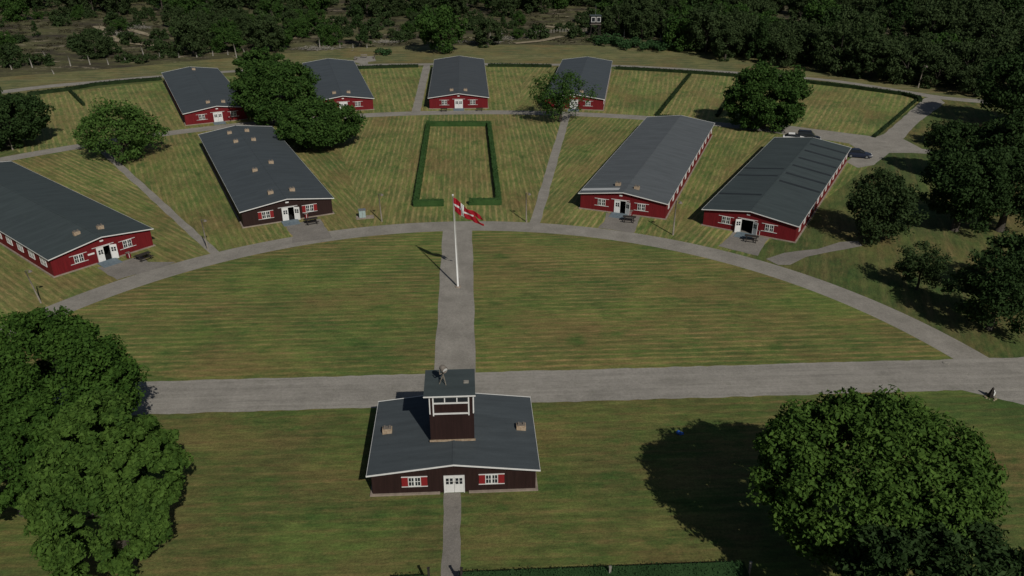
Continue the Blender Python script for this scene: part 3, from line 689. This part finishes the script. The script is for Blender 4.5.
# ------------------------------------------------------------------ hedges
def hedge(label, paths, wd, h, seed, dens=26, size=.22, name='hedge', mat='hedge'):
    """clipped hedge: a closed green body with leaf faces standing out of it"""
    rng = np.random.default_rng(seed); b = MB(); V = []
    for path in paths:
        P = [Vector((p[0], p[1], 0)) for p in path]; Lr = []
        for i, p in enumerate(P):
            d0 = (P[i]-P[i-1]).normalized() if i else None; d1 = (P[i+1]-P[i]).normalized() if i < len(P)-1 else None
            n0 = Vector((-d0.y, d0.x, 0)) if d0 else None; n1 = Vector((-d1.y, d1.x, 0)) if d1 else None
            n = n0 or n1
            if n0 and n1: n = (n0+n1).normalized(); n = n/max(.4, n.dot(n1))
            Lr.append((p+n*wd/2, p-n*wd/2))
        for i in range(len(P)-1):
            (l0, r0), (l1, r1) = Lr[i], Lr[i+1]; ns = max(1, int((P[i+1]-P[i]).length/1.0))
            for k_ in range(ns):
                a, c_ = k_/ns, (k_+1)/ns
                A, B_, C_, D = l0.lerp(l1, a), r0.lerp(r1, a), r0.lerp(r1, c_), l0.lerp(l1, c_)
                z = Vector((0, 0, h-.05)); b.quad(A+z, B_+z, C_+z, D+z); b.quad(A, D, D+z, A+z); b.quad(B_, B_+z, C_+z, C_)
                if (i == 0 and k_ == 0): b.quad(A, A+z, B_+z, B_)
                if (i == len(P)-2 and k_ == ns-1): b.quad(D, C_, C_+z, D+z)
            L_ = (P[i+1]-P[i]).length; n = int(L_*dens*(wd+2*h))
            t = rng.random(n); s = rng.random(n)*(wd+2*h)-h-wd/2
            l0a, r0a, l1a, r1a = [np.array(q) for q in (l0, r0, l1, r1)]
            across = np.clip(s/(wd), -.5, .5)+.5
            base = (l0a*(1-t[:, None])+l1a*t[:, None])*(1-across[:, None])+(r0a*(1-t[:, None])+r1a*t[:, None])*across[:, None]
            base[:, 2] = h-np.maximum(0, np.abs(s)-wd/2)
            base += rng.normal(size=base.shape)*.05; base[:, 2] += np.maximum(0, np.sin(t*L_*1.1+i)*np.sin(t*L_*.37+2))*.12
            V.append(leaves(base, np.full(n, .06), 1, size, rng))
    e = b.build(name, M[mat]); tag(e, label, 'hedge')
    V = np.concatenate(V); o = bpy.data.objects.new('foliage', leaf_mesh('foliage', V, M[mat])); col.objects.link(o); o.parent = e
    return e
A_ = at
hedge('clipped hedge framing the middle lawn on all four sides, open at the front', [[A_(444, 205.5), A_(416, 206), A_(428.5, 126), A_(489, 126), A_(499, 204.5), A_(469, 204.5)]], .72, .95, 41, 40, .15, mat='hedge_light')
def arc_h(a0, a1, r0, r1=None): 
    n = max(2, int(abs(a1-a0)/1.5)); r1 = r1 or r0
    return [pol(r0+(r1-r0)*i/n, a0+(a1-a0)*i/n) for i in range(n+1)]
far = dict(wd=.8, h=.75, dens=14, size=.25, mat='hedge_dark')
hedge('long curving hedge by the outer path left of the leftmost back barrack', [[A_(28, 95.5), A_(65, 91), A_(97, 85.5), A_(130, 82.5), A_(162, 80)]], seed=42, **far)
hedge('hedge by the outer path between the second and the middle back barracks', [arc_h(9.2, 3.7, 168.2)], seed=43, **far)
hedge('hedge by the outer path between the middle and the right back barracks', [arc_h(-2.6, -8.4, 168)], seed=44, **far)
hedge('longest outer hedge, curving from the right back barrack to the side road', [arc_h(-14.2, -30, 167.8, 166.9) + [A_(850, 88), A_(880, 92.2), A_(903, 95.2), A_(918, 99), A_(920, 102)]], seed=45, **far)
thin = dict(wd=.6, h=.6, dens=16, size=.22, mat='hedge_dark')
hedge('thin hedge between two lawns at the far left of the back row', [[pol(168, 32.4), pol(151, 32.4)]], seed=46, **thin)
hedge('thin slanting hedge right of the right back barrack', [[A_(690, 75), A_(657, 116)]], seed=47, **thin)
hedge('thin hedge stub left of the big dark round tree', [[A_(733, 92), A_(717, 117)]], seed=48, **thin)
hedge('low dark hedge stub behind the light grey roof', [[A_(655, 117.5), A_(680, 118.5)]], seed=49, **thin)
hedge('low edging hedge along the left side of the side road', [[A_(916, 101), A_(897, 118), A_(874, 137.5)]], wd=.5, h=.5, dens=14, size=.2, mat='hedge_dark', seed=50)
near = dict(wd=2.6, h=1.1, dens=70, size=.10)
hedge('wide clipped hedge at the bottom edge, right of the footpath', [[at(461, 574, 1.2)+Vector((0, -1.0, 0)), at(746, 563, 1.2)+Vector((0, -1.0, 0))]], seed=51, **near)
hedge('hedge end at the bottom edge, left of the footpath', [[at(395, 578, 1.2)+Vector((0, -1.0, 0)), at(428, 577, 1.2)+Vector((0, -1.0, 0))]], seed=52, **near)

# ------------------------------------------------------------------ flag
base = at(458, 287)
fp = empty('flagpole', base, 0, 'tall white flagpole standing in the middle of the avenue', 'flagpole')
top = Vector((-.28, .05, 11.2))
MB().tube([(0, 0, 0), top*.5, top], [.11, .085, .05], 12).build('pole', M['white'], fp, True)
MB().tube([(0, 0, 0), (0, 0, .12)], [.35, .33], 14).build('foot', M['plinth'], fp)
MB().tube([top-Vector((0, 0, .01)), top+Vector((0, 0, .06)), top+Vector((0, 0, .16)), top+Vector((0, 0, .22))], [.05, .11, .11, .03], 10).build('finial', M['white'], fp, True)
MB().tube([(.16, -.06, 1.2), top+Vector((.11, 0, -.05))], [.012, .012], 4).build('halyard', M['white'], fp)
h0 = base+top+Vector((.08, 0, -.15)); h1 = h0+Vector((.045, 0, -1.65))
fly = Vector((3.35, -1.6, -1.45))
nu, nv = 46, 22; b = MB()
def fpnt(u, v):
    p = h0.lerp(h1, .5+(v-.5)*(1-.42*u)) + fly*u; p.z -= .25*math.sin(u*math.pi)*.6
    side = Vector((.41, .91, 0)); p += side*(.20*u**.5*math.sin(u*11+v*2.2)+.07*math.sin(u*23-v*5)) + Vector((0, 0, .10*u*math.sin(u*9+1)))
    return p
us = [0, .08, .16, .24, .28, .35, .42, .44] + [.44+.56*i/20 for i in range(1, 21)]
vs = [0, .1, .2, .3, .42, .43, .57, .58, .7, .8, .9, 1]; vs = [0, .107, .214, .321, .428, .5, .572, .679, .786, .893, 1]
cut = lambda u: max(0, (u-.66)/.34)*.24
for i in range(len(us)-1):
    for j in range(len(vs)-1):
        u0, u1, v0, v1 = us[i], us[i+1], vs[j], vs[j+1]
        def vv(u, v):
            c_ = cut(u)                       # the swallow tail opens towards the fly
            return v*(1-2*c_) if v < .5 else (v if v > .5 else .5)
        def mp(u, v, up):
            c_ = cut(u)
            if up: return v*(.5-c_*1.0)/.5
            return 1-(1-v)*(.5-c_*1.0)/.5
        up = (v0+v1)/2 < .5
        w_ = (.428 <= (v0+v1)/2 <= .572) if u1 <= .66 else (.428 <= (v0+v1)/2 <= .572 and False)
        w_ = w_ or (.24 <= (u0+u1)/2 <= .35)
        b.quad(fpnt(u0, mp(u0, v0, up)), fpnt(u0, mp(u0, v1, up)), fpnt(u1, mp(u1, v1, up)), fpnt(u1, mp(u1, v0, up)), mi=1 if w_ else 0)
M['flag_red'] = plain('flag_red', (.36, .012, .022), .7)
fl = b.build('flag', [M['flag_red'], M['white']], None, True)
tag(fl, 'red flag with white cross and forked end blowing from the flagpole', 'flag')
sm = fl.modifiers.new('s', 'SOLIDIFY'); sm.thickness = .012

# ------------------------------------------------------------------ lamp posts
def lamp_mesh():
    r = empty('lamp_post', (0, 0, 0))
    MB().tube([(0, 0, 0), (0, 0, 4.1)], [.10, .065], 8).build('post', M['wood_grey'], r, True)
    MB().tube([(0, 0, 4.0), (.25, 0, 4.12), (.45, 0, 4.05)], [.025, .025, .025], 6).build('arm', M['cap'], r)
    MB().tube([(.45, 0, 3.84), (.45, 0, 3.90), (.45, 0, 4.02), (.45, 0, 4.08)], [.24, .22, .10, .04], 12).build('lamp_shade', M['cap'], r, True)
    return r
proto = lamp_mesh(); kids(proto)
lamps = [((208, 249.5), 'wooden lamp post where the left footpath meets the ring path', (-.02, -.05), 1.0),
         ((382, 221.6), 'dark lamp post next to the pale cabinet beside the ring path', (0, -.05), 1.0),
         ((526.4, 222), 'lamp post left of the footpath mouth behind the flag', (.0, -.02), 1.05),
         ((673, 235), 'lamp post in the grass between the two right front barracks', (.0, .0), 1.2),
         ((41, 303), 'leaning pale lamp post at the left edge below the left barrack', (.0, -.16), 1.0),
         ((13, 150), 'lamp post in front of the dark tree at the left edge', (.0, -.08), 1.2),
         ((918, 88), 'lone lamp post at the foot of the wood by the side road', (0, .05), 1.3)]
for i, (q, lb, lean, s) in enumerate(lamps):
    o = proto if i == 0 else copy_tree(proto)
    o.location = at(*q); o.rotation_euler = (lean[0], lean[1], random.uniform(-.4, .4)); o.scale = (s, s, s)
    tag(o, lb, 'lamp post', 'lamp posts around the camp')

# ------------------------------------------------------------------ picnic tables, bins, cabinet
def picnic():
    r = empty('picnic_table', (0, 0, 0)); t = MB()
    for i in range(4): t.box(-.9, .9, -.36+i*.185, -.19+i*.185, .72, .76)
    t.build('tabletop', M['wood_dark'], r)
    for s in (-1, 1):
        MB().box(-.9, .9, s*.74-.13, s*.74+.13, .43, .47).build('seat', M['wood_dark'], r)
        f = MB()
        for y in (-1, 1): f.tube([(s*.62, y*.72, 0), (s*.62, y*.22, .72)], [.05, .05], 4)
        f.box(s*.62-.03, s*.62+.03, -.84, .84, .36, .428); f.build('trestle', M['wood_dark'], r)
    return r
pt = picnic(); kids(pt)
for i, (q, rz, lb) in enumerate([((144, 259.5), .88, 'dark picnic table outside the left red barrack'), ((311.5, 223.5), .46, 'dark picnic table outside the dark brown barrack with eight chimneys'),
                  ((629, 221.5), -.2, 'dark picnic table outside the red barrack with the light grey roof'), ((751, 241.0), -.35, 'dark picnic table outside the barrack with the banded roof'),
                  ((444, 111.2), .06, 'dark picnic table left of the doors of the middle back barrack'), ((479.5, 110.8), .06, 'dark picnic table right of the doors of the middle back barrack')]):
    o = pt if i == 0 else copy_tree(pt)
    o.location = at(*q); o.rotation_euler.z = rz; tag(o, lb, 'picnic table', 'picnic tables outside the barracks')
    if i > 3: o.scale = (.8, .8, .8)
def bin_():
    r = empty('litter_bin', (0, 0, 0))
    MB().box(-.22, .22, -.2, .2, .05, .72).build('bin_body', M['red'], r); MB().box(-.25, .25, -.23, .23, .722, .78).build('lid', M['cap'], r); MB().box(-.03, .03, -.23, -.203, .1, .7).build('strap', M['white'], r)
    return r
bn = bin_(); kids(bn)
for i, (q, rz, lb) in enumerate([((129, 258.0), .88, 'small red bin right of the doors of the left red barrack'), ((306.5, 218.5), .46, 'small red bin right of the doors of the dark brown barrack'),
                   ((631, 215.5), -.36, 'small red bin by the doors of the barrack with the light grey roof'), ((759.5, 235.5), -.5, 'small red bin by the doors of the barrack with the banded roof')]):
    o = bn if i == 0 else copy_tree(bn)
    o.location = at(*q); o.rotation_euler.z = rz; tag(o, lb, 'litter bin', 'red bins beside barrack doors')
p = at(362.5, 217.5); cb = empty('cabinet', p, .25, 'pale blue-green utility cabinet on a slab between brown barrack and lamp post', 'utility cabinet')
MB().box(-.45, .45, -.3, .3, .08, 1.15).build('cabinet_body', plain('pale_green_metal', (.30, .38, .37), .5), cb)
MB().box(-.52, .52, -.38, .38, 1.152, 1.22).build('lid', M['metal'], cb); MB().box(-.012, .012, -.315, -.302, .12, 1.1).box(.05, .09, -.33, -.302, .6, .75).build('door_seam', M['cap'], cb)
MB().box(-.9, 1.6, -.7, .6, 0, .05).build('slab', M['plinth'], cb)
# corner marker, stones, cover
p = at(990.5, 397); mk = empty('road_marker', p, .2, 'small black and white marker on a stony tuft at the right road corner', 'marker')
MB().tube([(0, 0, 0), (0, 0, .45), (0, 0, .95), (0, 0, 1.05)], [.26, .24, .10, .03], 6).build('marker_body', M['wood_dark'], mk)
MB().quad((.02, -.245, .35), (.16, -.20, .35), (.10, -.13, .85), (.02, -.15, .85)).box(.0, .15, -.26, -.235, .3, .72).build('white_plate', M['white'], mk)
st = MB(); rr = random.Random(3)
for i in range(12):
    a = rr.uniform(0, 6.28); d = rr.uniform(.3, .6); s = rr.uniform(.08, .16)
    st.tube([(d*math.cos(a), d*math.sin(a), 0), (d*math.cos(a), d*math.sin(a), s*.7), (d*math.cos(a)+.02, d*math.sin(a), s)], [s, s*.8, s*.3], 6)
st.build('stones', M['sand'], mk)
p = at(946, 363); cv = MB().tube([(p.x, p.y, .013), (p.x, p.y, .05)], [.34, .33], 16); tag(cv.build('manhole_cover', M['birch']), 'pale round cover set in the gravel near the road junction', 'manhole cover')
p = at(680, 434.5); bg = MB().tube([(p.x-.22, p.y, .0), (p.x-.2, p.y, .16), (p.x-.1, p.y, .30), (p.x, p.y, .33)], [.02, .2, .17, .05], 8).tube([(p.x-.05, p.y, .0), (p.x+.05, p.y, .14), (p.x+.22, p.y, .12), (p.x+.3, p.y, .03)], [.1, .16, .12, .03], 8)
tag(bg.build('bag', plain('blue_cloth', (.03, .12, .45), .6), None, True), 'small bright blue bag lying in the shade of the large round tree', 'bag')
# posts in the bottom hedge
def hpost(q, lb, hgt, mat, nm='gate_post'):
    p = at(*q); r = empty(nm, (p.x, p.y, 0), 0, lb, 'post', 'posts of the bottom hedge')
    MB().box(-.07, .07, -.07, .07, 0, hgt).build('shaft', M[mat], r); MB().box(-.09, .09, -.09, .09, hgt+.002, hgt+.05).build('cap', M[mat], r)
hpost((429.5, 588), 'dark gate post left of the footpath at the bottom edge', 1.75, 'wood_dark')
hpost((462, 588), 'dark gate post right of the footpath at the bottom edge', 1.75, 'wood_dark')
hpost((609, 584), 'white post standing in the middle of the bottom hedge', 1.5, 'birch')
hpost((748, 578), 'white post at the right end of the bottom hedge under the tree', 1.4, 'birch')

# ------------------------------------------------------------------ cars
def car(label, loc, rz, paint, van=False):
    r = empty('parked_car', loc, rz, label, 'car', 'cars parked behind the banded roof')
    def loft(secs, mat, nm):                                  # sections along x: (x, halfwidth, z0, z1)
        b = MB(); prev = None
        for x, hw, z0, z1 in secs:
            i = len(b.v); k_ = .12
            for y, z in ((-hw, z0), (-hw-.02, z0+(z1-z0)*.5), (-hw+k_*.6, z1-.05), (-hw+k_*2, z1), (hw-k_*2, z1), (hw-k_*.6, z1-.05), (hw+.02, z0+(z1-z0)*.5), (hw, z0)): b.v.append((x, y, z))
            if prev is not None:
                for j in range(8): b.f.append((prev+j, prev+(j+1) % 8, i+(j+1) % 8, i+j)); b.mi.append(0)
            prev = i
        b.f.append(tuple(range(8))); b.f.append(tuple(prev+7-j for j in range(8))); b.mi += [0, 0]
        return b.build(nm, mat, r, False)
    pm = plain('car_paint', paint, .25)
    loft([(-2.15, .70, .35, .72), (-2.05, .82, .25, .88), (-1.2, .86, .22, .95), (.6, .86, .22, .95), (1.5, .84, .22, .86), (2.05, .78, .25, .70), (2.18, .66, .35, .58)], pm, 'body')
    if van: loft([(-2.0, .78, .93, 1.55), (-1.8, .76, .93, 1.75), (.4, .76, .93, 1.75), (1.15, .74, .93, 1.0)], M['glass'], 'window_band'); loft([(-1.85, .72, 1.74, 1.80), (.35, .72, 1.74, 1.80)], pm, 'car_roof')
    else: loft([(-1.75, .76, .93, .98), (-1.2, .68, .93, 1.38), (.1, .68, .93, 1.42), (.95, .74, .93, .97)], M['glass'], 'window_band'); loft([(-1.15, .62, 1.385, 1.43), (.0, .62, 1.41, 1.455)], pm, 'car_roof')
    for sx in (-1.3, 1.3):
        for sy in (-.80, .80):
            w_ = MB().tube([(sx, sy-.1, .32), (sx, sy+.1, .32)], [.32, .32], 16).build('wheel', M['tyre'], r)
            MB().tube([(sx, sy-.112, .32), (sx, sy+.112, .32)], [.19, .19], 12).build('rim', M['metal'], w_)
    for sy in (-.58, .58):
        MB().box(2.02, 2.17, sy-.13, sy+.13, .55, .68).build('headlight', M['white'], r)
        MB().box(-2.13, -2.04, sy-.13, sy+.13, .66, .80).build('tail_light', M['shutter'], r)
car('dark blue car parked on the gravel right of the banded roof', at(858, 157), -.28, (.02, .026, .045))
car('white car half hidden behind the far gable of the banded roof', at(795, 138, .5)*Vector((1, 1, 0)) if False else (lambda p: (p.x, p.y, 0))(at(794, 141)), -.3, (.78, .78, .76))
car('black van behind the far gable of the banded roof, beside the white car', (lambda p: (p.x, p.y, 0))(at(808, 140.3)), -.3, (.012, .013, .015), True)

# ------------------------------------------------------------------ far watchtower, posts, resting place
p = at(594.5, 37); wt = empty('watchtower', (p.x, p.y, gz(p.x, p.y)), .05, 'small dark watchtower with white window frames and aerial in front of the wood', 'watchtower')
for sx in (-1.5, 1.5):
    for sy in (-1.5, 1.5): MB().tube([(sx*1.15, sy*1.15, 0), (sx, sy, 4.1)], [.14, .12], 6).build('leg', M['wood_dark'], wt)
b = MB()
for s in (-1, 1): b.tube([(-1.7, s*1.7, .3), (1.55, s*1.55, 3.9)], [.06, .06], 4); b.tube([(1.7, s*1.7, .3), (-1.55, s*1.55, 3.9)], [.06, .06], 4)
b.build('brace', M['wood_dark'], wt)
MB().box(-1.9, 1.9, -1.9, 1.9, 4.1, 4.22).build('platform', M['wood_grey'], wt)
wt.scale = (.92, .92, .92)
cabn = MB().box(-1.7, 1.7, -1.7, 1.7, 4.222, 6.9).build('cabin', M['wood_dark'], wt)
for s in (-1, 1):
    f = MB(); c0 = s*.92
    f.box(c0-.72, c0+.72, -1.78, -1.703, 6.5, 6.66); f.box(c0-.72, c0-.58, -1.78, -1.703, 5.0, 6.5); f.box(c0+.58, c0+.72, -1.78, -1.703, 5.0, 6.5); f.box(c0-.58, c0+.58, -1.78, -1.703, 5.0, 5.12)
    w_ = f.build('window', M['white'], cabn); MB().box(c0-.57, c0+.57, -1.74, -1.702, 5.13, 6.49).build('pane', M['glass'], w_)
MB().box(-2.0, 2.0, -2.0, 2.0, 6.902, 7.05).build('roof', ROOF['green'], wt); MB().tube([(0, 0, 7.05), (0, 0, 10.4)], [.06, .03], 6).build('aerial', M['metal'], wt)
POSTL = {0: 'pale upright post, leftmost of the taller ones before the left heath', 1: 'tall pale post leaning strongly left before the left heath', 2: 'dark leaning stub standing alone on the left verge', 3: 'thin tall post right of the strongly leaning one on the left heath',
         4: 'pale post at the left foot of the dark heath tree', 5: 'pale post at the right foot of the dark heath tree', 7: 'tall post below the left sandy track', 11: 'tallest bleached post, left of the leftmost back barrack roof corner', 12: 'leaning post just behind the dark clump of trees',
         13: 'tall post behind the second back barrack', 17: 'tall bare post right of the rounded green bush', 20: 'post at the left side of the bright bush bank', 21: 'tall thin post rising out of the bright bush bank', 22: 'tall post at the right end of the bright bush bank', 23: 'leaning post at the wood edge behind the big round tree', 24: 'short leaning post at the far left end of the verge'}
for i, (bx, by, hgt, lean) in enumerate([(32.6, 68, 2.4, .1), (48, 61.7, 2.7, .3), (54, 74, 1.2, .3), (70.8, 66.5, 2.6, .05), (90.3, 65, 2.4, .12), (108.6, 65, 1.7, .1), (126, 63, 1.5, .1), (144, 56, 2.6, .15), (179, 58, 1.3, 0), (197, 57.5, 1.3, .1), (213, 56, 1.5, 0), (237.5, 61, 4.6, .1), (246, 57, 2.4, .25),
                                          (320, 49, 3.3, 0), (340, 48, 1.4, 0), (353, 48, 1.3, 0), (367, 48, 1.3, 0), (397.5, 38.5, 3.2, .0), (490, 38, 2, 0), (502, 36, 1.6, .1), (624, 38, 2.6, 0), (649, 40, 4.2, 0), (660, 46, 3.4, 0), (760, 57, 3, .15), (12, 70, 1.2, .2), (160, 57, 1.1, .1), (228, 55, 1.2, 0)]):
    p = at(bx, by); b = MB(); h = Vector((-lean*hgt, random.uniform(-.1, .1), hgt))
    b.tube([(0, 0, -.2), h*.5+Vector((.03, 0, 0)), h], [.17, .14, .11], 6)
    b.tube([h*.55, h*.75+Vector((.28, .1, .2))], [.05, .02], 4)
    r = b.build('wooden_post', M['birch'], None, True); r.location = (p.x, p.y, gz(p.x, p.y)); tag(r, POSTL.get(i, 'short bleached post on the line between verge and heath'), 'post', 'bleached posts along the edge of the heath')
# picket fence near the watchtower
P0, P1 = at(512, 36), at(586, 32); fe = empty('picket_fence', P0, 0, 'pale low picket fence on the heath left of the small watchtower', 'fence')
n = 26; d = P1-P0
b = MB()
for s_ in (.35, .8): b.tube([(0, 0, s_+gz(P0.x, P0.y)), (d.x, d.y, s_+gz(P1.x, P1.y))], [.04, .04], 4)
b.build('rail', M['birch'], fe)
for i in range(n):
    q = d*i/(n-1); z = gz(P0.x+q.x, P0.y+q.y); MB().box(q.x-.09, q.x+.09, q.y-.05, q.y+.05, z-.1, z+1.15).build('picket', M['birch'], fe)
# brushwood heaps
def brush(q, label, wd, seed):
    rr = random.Random(seed); b = MB(); p = at(*q)
    for i in range(150):
        x, y = rr.gauss(0, wd*.33), rr.gauss(0, wd*.16); a = rr.uniform(0, 3.14); l = rr.uniform(.5, 1.6); z = abs(rr.gauss(0, .35))+.05
        b.tube([(x, y, z), (x+math.cos(a)*l, y+math.sin(a)*l, z+rr.uniform(-.2, .4))], [.06, .03], 4)
    o = b.build('brushwood', M['birch']); o.location = (p.x, p.y, gz(p.x, p.y)); tag(o, label, 'brushwood', None, 'stuff')
brush((486, 43), 'pale heap of brushwood right of the large tree behind the middle barrack', 10, 1)
brush((505, 40), 'pale brushwood heap just left of the picket fence', 9, 2)
brush((388, 43), 'pale brushwood heap behind the rounded green bush', 6, 3)
brush((318, 50), 'pale brushwood heap behind the second back barrack roof', 9, 4)
brush((118, 36), 'pale brushwood heap between the sandy tracks on the left heath', 9, 5)
brush((135, 30), 'pale brushwood heap at the top of the left sandy track', 8, 6)
# resting place
rough_sheet('paved_square', [at(354, 62), at(354, 57), at(374, 56), at(376, 61), at(368, 62), at(368, 64.5), at(362, 64.5)], .02, M['gravel'], .1)
def bench():
    r = empty('bench', (0, 0, 0)); MB().box(-.9, .9, -.22, .22, .42, .48).build('seat', M['wood_grey'], r)
    MB().box(-.9, .9, .20, .25, .60, .95).build('backrest', M['wood_grey'], r)
    for s in (-.7, .7): MB().box(s-.05, s+.05, -.2, .2, 0, .418).build('leg', M['cap'], r)
    return r
bb = bench(); kids(bb)
for i, (q, rz, lb) in enumerate([((356, 60), 1.4, 'left bench on the small paved resting place'), ((364, 57.8), 0, 'rear middle bench on the small paved resting place'), ((374, 58.5), -1.3, 'right bench on the small paved resting place')]):
    o = bb if i == 0 else copy_tree(bb); o.location = at(*q); o.rotation_euler.z = rz; tag(o, lb, 'bench', 'benches on the paved resting place')
